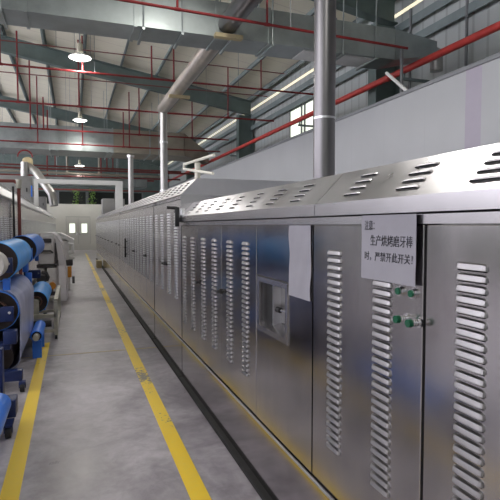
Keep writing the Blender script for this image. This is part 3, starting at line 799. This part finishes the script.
roll(RX_, .745, 5.22, 6.95, .19, .007, 'blue_mid', 'large blue roll low on the near stand, inside the hanging grey belt')
roll(-.50, .49, 7.55, 8.9, .15, .007, 'blue_film', 'low pale blue roll resting on the small steel cart')
roll(-.42, .27, 6.25, 6.95, .066, .012, 'blue_bright', 'small bright blue roll near the floor behind the near stand')
roll(-.535, .245, 2.9, 4.02, .085, .012, 'blue_bright', 'bright blue roll near the floor at the left edge of the view')
# grey belt looping around the low roll and a bottom roller
bl = root('belt_loop', (RX_, 6.1, .1), 'grey-blue plastic belt hanging in a loop around the low blue roll', 'belt')
pts = []
Rb, rb, zc1, zc2 = .196, .15, .745, .30
for i in range(17):
    an = math.pi * i / 16; pts.append((RX_ + Rb * math.cos(an), zc1 + Rb * math.sin(an)))
for i in range(17):
    an = math.pi + math.pi * i / 16; pts.append((RX_ + .19 * math.cos(an), zc2 + rb * math.sin(an)))
bb = MB(); k = len(pts); th = .006
ys = [5.26 + (6.9 - 5.26) * i / 8 for i in range(9)]
def offp(i, t):
    x, z = pts[i]; a_, b_ = pts[i - 1], pts[(i + 1) % k]; dx, dz = b_[0] - a_[0], b_[1] - a_[1]; l = math.hypot(dx, dz)
    return x + dz / l * t, z - dx / l * t
G = [[[bb.bm.verts.new((offp(i, t)[0] + .006 * math.sin(y * 3 + i), y, offp(i, t)[1])) for i in range(k)] for y in ys] for t in (0, th)]
for g in G:
    for A, B in zip(g, g[1:]):
        for i in range(k): bb.bm.faces.new((A[i], A[(i + 1) % k], B[(i + 1) % k], B[i]))
for e_ in (0, -1):
    for i in range(k): bb.bm.faces.new((G[0][e_][i], G[0][e_][(i + 1) % k], G[1][e_][(i + 1) % k], G[1][e_][i]))
bb.build('belt_sheet', 'belt', bl)
MB().cyl((RX_, 5.2, .30), (RX_, 6.95, .30), .135, n=32).build('bottom_roller', 'core', bl)
# stands
def stand(ya, yb, label, extras):
    r = root('roll_stand', (RX_, (ya + yb) / 2, 0), label, 'stand', 'blue roll stands')
    for y in (ya, yb):
        MB().box(-.80, -.73, y - .03, y + .03, .10, 1.30, .006).build('post', 'blue_paint', r)
        for z in (1.20, .745):
            MB().box(-.73, -.535, y - .02, y + .02, z - .085, z + .055, .006).build('bearing_plate', 'blue_paint', r)
            MB().cyl((-.57, y - .02, z), (-.57, y - .035, z), .014, n=8).build('bolt', 'chrome', r)
        MB().box(-.95, -.47, y - .05, y + .05, .10, .20, .008).build('base_beam', 'blue_paint' if y == ya else 'blue_bracket', r)
        for x in (-.91, -.47):
            w_ = MB().cyl((x - .02, y - .06, .045), (x + .02, y - .06, .045), .044, n=18)
            C = w_.build('caster', 'black', r)
            MB().box(x - .028, x + .028, y - .09, y - .02, .07, .10).box(x - .03, x - .023, y - .08, y - .04, .04, .09).box(x + .023, x + .03, y - .08, y - .04, .04, .09).build('caster_fork', 'blue_paint', C)
        MB().box(-.62, -.56, y - .03, y + .03, .955, 1.06, .004).build('arm_block', 'blue_bracket', r)
    MB().box(-.80, -.74, ya, yb, .12, .19).build('base_rail', 'blue_paint', r)
    return r
s1 = stand(5.12, 7.04, 'blue steel stand with casters carrying the near rolls and belt', None)
for (x0, x1, y, z0, z1, m_) in ((-.61, -.50, 5.0, .48, .60, 'blue_paint'), (-.80, -.56, 5.05, .42, .48, 'blue_paint')):
    MB().box(x0, x1, y - .06, y + .06, z0, z1, .006).build('bracket', m_, s1)
for y in (6.32, 6.88): MB().box(-.47, -.37, y - .02, y + .02, 0, .207).build('roll_bracket', 'blue_bracket', s1)
s2 = stand(7.17, 9.25, 'blue steel stand behind the near one, carrying the darker blue roll', None)
MB().box(-.585, -.505, 7.08, 7.16, 1.10, 1.26, .006).build('bracket', 'blue_bracket', s2)
MB().box(-.60, -.52, 7.08, 7.16, .78, .94, .006).build('bracket', 'blue_bracket', s2)
s3 = root('roll_stand', (-.7, 3.9, 0), 'low blue stand base at the left edge, nearest the camera', 'stand', 'blue roll stands')
MB().box(-1.1, -.43, 4.10, 4.26, .10, .235, .008).build('base_beam', 'blue_paint', s3)
MB().box(-.72, -.66, 2.7, 4.10, .12, .20).build('base_rail', 'blue_paint', s3)
for x, y in ((-.47, 3.98), (-.95, 3.98)):
    C = MB().cyl((x - .02, y, .045), (x + .02, y, .045), .044, n=18).build('caster', 'black', s3)
    MB().box(x - .03, x + .03, y - .03, y + .12, .085, .10).box(x - .03, x - .023, y - .02, y + .02, .04, .09).box(x + .023, x + .03, y - .02, y + .02, .04, .09).build('caster_fork', 'blue_paint', C)
MB().box(-.66, -.535, 4.06, 4.12, .16, .33).build('bearing_plate', 'blue_paint', s3)
MB().box(-.66, -.535, 2.80, 2.86, .0, .33).build('bearing_plate', 'blue_paint', s3)
MB().box(-.64, -.52, 4.14, 4.24, .235, .62, .006).build('post', 'blue_paint', s3)
# steel cart under the low pale roll
ct = root('roller_cart', (-.4, 7.9, 0), 'small pale steel cart holding the low blue roll at the aisle edge', 'cart')
fx0, fx1, fy0, fy1 = -.695, -.24, 7.3, 9.0
for x in (fx0, fx1):
    for y in (fy0, fy1):
        MB().box(x - .025, x + .025, y - .025, y + .025, .06, .52).build('leg', 'cart', ct)
        MB().cyl((x - .015, y, .032), (x + .015, y, .032), .03, n=14).build('caster', 'black', ct)
    MB().box(x - .025, x + .025, fy0, fy1, .50, .55).box(x - .02, x + .02, fy0, fy1, .10, .14).build('side_rail', 'cart', ct)
for y in (fy0, fy1): MB().box(fx0, fx1, y - .025, y + .025, .30, .35).box(fx0, fx1, y - .02, y + .02, .10, .14).build('end_rail', 'cart', ct)
for y in (7.42, 9.0): MB().box(-.54, -.46, y - .03, y + .03, .30, .54).build('bearing_block', 'cart', ct)
MB().tube([(-.55, 7.40, .2), (-.3, 7.40, .2)], .045, 14).build('motor', 'machine_dark', ct)

# plastic-wrapped machines
def wrapped(x0, x1, y0, y1, h, label, var):
    r = root('wrapped_machine', ((x0 + x1) / 2, (y0 + y1) / 2, 0), label, 'machine')
    w = x1 - x0; cx = (x0 + x1) / 2 - .05
    X = lambda t: x0 + w * t
    MB().box(X(.08), X(.62), y0 + .1, y1, .78, h - .12, .05).build('upper_housing', 'machine_grey', r)
    MB().box(X(.22), X(.52), y0 + .05, y0 + .12, h - .20, h - .12, .01).build('display_panel', 'machine_dark', r)
    MB().box(X(.20), X(.54), y0 + .06, y0 + .12, 1.0, h - .24, .03).build('front_cover', 'white_hub', r)
    MB().box(X(.62), X(.70), y0 + .04, y0 + .10, .80, h - .2, .01).build('side_trim', 'machine_dark', r)
    MB().tube([(X(.18), y0 + .03, 1.02), (X(.26), y0 + .02, 1.06), (X(.48), y0 + .02, 1.06), (X(.56), y0 + .03, 1.02)], .018, 8).build('grab_bar', 'machine_dark', r)
    MB().box(X(.05), X(.66), y0 + .08, y1 - .1, .72, .78).build('work_table', 'machine_dark', r)
    MB().box(X(.10), X(.30), y0 + .1, y1 - .2, .52, .72, .03).build('gear_box', 'white_hub', r)
    MB().tube([(X(.2), y0 + .06, .64), (X(.34), y0 + .06, .62), (X(.4), y0 + .06, .54), (X(.36), y0 + .06, .46)], .03, 10).build('hose', 'machine_dark', r)
    MB().cyl((X(.2), y0 + .05, .48), (X(.2), y0 + .5, .48), .09, n=20).build('motor', 'machine_dark', r)
    MB().box(X(.36), X(.62), y0 + .08, y1 - .1, .46, .72, .02).build('lower_cover', 'machine_grey', r)
    MB().box(X(.15), X(.40), y0 + .04, y0 + .3, .27, .38, .02).build('guard', 'orange', r)
    MB().cyl((X(.52), y0 + .03, .36), (X(.52), y0 + .2, .36), .07, n=16).build('hand_wheel', 'orange', r)
    for t in (.12, .6):
        for y in (y0 + .14, y1 - .06): MB().box(X(t) - .03, X(t) + .03, y - .03, y + .03, 0, .72).build('leg', 'machine_grey', r)
    MB().box(X(.1), X(.62), y0 + .1, y1 - .04, .16, .24).build('base_shelf', 'machine_dark', r)
    # sheet of clear plastic over the top, hanging down on the aisle side
    prof = [(X(.0), .95), (X(.0), h - .15), (X(.10), h - .03), (X(.30), h), (X(.55), h - .005), (X(.72), h - .08), (X(.84), h - .25), (X(.90), h - .5), (X(.94), .6), (X(.96), .25), (X(.98), .05)]
    wp = MB(); ysn = [y0 + (y1 - y0) * i / 6 for i in range(7)]
    g = [[[wp.bm.verts.new((x + .012 * math.sin(2.1 * j + 9 * y) + o_, y, z + (o_ if z > h - .2 else 0))) for j, (x, z) in enumerate(prof)] for y in ysn] for o_ in (0, .004)]
    for gg in g:
        for A, B in zip(gg, gg[1:]):
            for j in range(len(prof) - 1): wp.bm.faces.new((A[j], A[j + 1], B[j + 1], B[j]))
    # front drape on the aisle side of the front
    fd = [(X(.62), h - .04), (X(.78), h - .16), (X(.90), h - .5), (X(.95), .6), (X(.97), .05), (X(.74), .05), (X(.72), .9)]
    wp.bm.faces.new([wp.bm.verts.new((x, y0 - .01 + .01 * i, z)) for i, (x, z) in enumerate(fd)])
    wp.build('plastic_cover', 'wrap', r)
    return r
wrapped(-.72, -.12, 10.6, 11.9, 1.42, 'grey machine draped in clear plastic behind the blue rolls', 0)
r = root('white_machine', (-.1, 13.2, 0), 'white framed machine with orange guard behind the plastic-draped one', 'machine')
MB().prism_y([(-.45, 1.0), (-.45, 1.38), (-.28, 1.38), (.02, 1.22), (.02, .98), (-.06, .98), (-.06, 1.16), (-.28, 1.28), (-.36, 1.28), (-.36, 1.0)], 12.9, 14.1).build('hood', 'white_pipe', r)
MB().box(-.42, -.10, 12.95, 14.0, .72, 1.20, .03).build('housing', 'machine_grey', r)
MB().tube([(-.12, 12.9, 1.12), (-.02, 12.9, 1.1), (-.02, 12.9, .92), (-.12, 12.9, .9)], .04, 10).build('bent_pipe', 'white_pipe', r)
MB().box(-.40, -.02, 12.95, 13.9, .58, .72, .02).build('work_table', 'machine_dark', r)
MB().box(-.12, .03, 12.9, 13.2, .74, .80, .01).build('side_bracket', 'white_pipe', r)
MB().box(-.14, -.05, 12.9, 13.2, .30, .56, .01).build('guard', 'orange', r)
MB().cyl((-.04, 12.88, .24), (.02, 12.88, .24), .09, n=20).build('wheel', 'black', r)
for x in (-.40, -.12):
    for y in (13.0, 13.9): MB().box(x - .03, x + .03, y - .03, y + .03, 0, .6).build('leg', 'machine_grey', r)

# far plants seen through the high windows
for k_, px in enumerate((77, 92)):
    p = atY(px, 200, 45.5)
    r = root('climbing_plant', (p.x, 45.5, 0), '%s bright green plant in front of the dark far windows' % ('left' if k_ == 0 else 'right'), 'plant')
    lf = MB()
    for i in range(110):
        c0 = V((p.x + random.gauss(0, .16), 45.5 + random.uniform(-.15, .15), random.uniform(3.3, 4.75)))
        a_, b_ = V((random.uniform(-1, 1), random.uniform(-1, 1), random.uniform(-1, 1))).normalized() * .1, V((random.uniform(-1, 1), random.uniform(-1, 1), random.uniform(-1, 1))).normalized() * .06
        lf.bm.faces.new([lf.bm.verts.new(c0 + q_) for q_ in (a_, b_, -a_, -b_)])
    lf.build('foliage', 'leaf', r)
    MB().cyl((p.x, 45.5, 0), (p.x, 45.5, 4.7), .02, n=6).build('stem', 'leaf', r)

# ------------------------------------------------------------------ light
wd = bpy.data.worlds.new('daylight'); S.world = wd; wd.use_nodes = True
bg = wd.node_tree.nodes['Background']; bg.inputs['Color'].default_value = (.89, .865, .95, 1); bg.inputs['Strength'].default_value = 4.2
S.view_settings.view_transform = 'Standard'; S.view_settings.look = 'None'; S.view_settings.gamma = 1; S.view_settings.use_curve_mapping = False
S.view_settings.exposure = 0.08
S.cycles.max_bounces = 10; S.cycles.diffuse_bounces = 6; S.cycles.glossy_bounces = 5
S.cycles.sample_clamp_indirect = 6
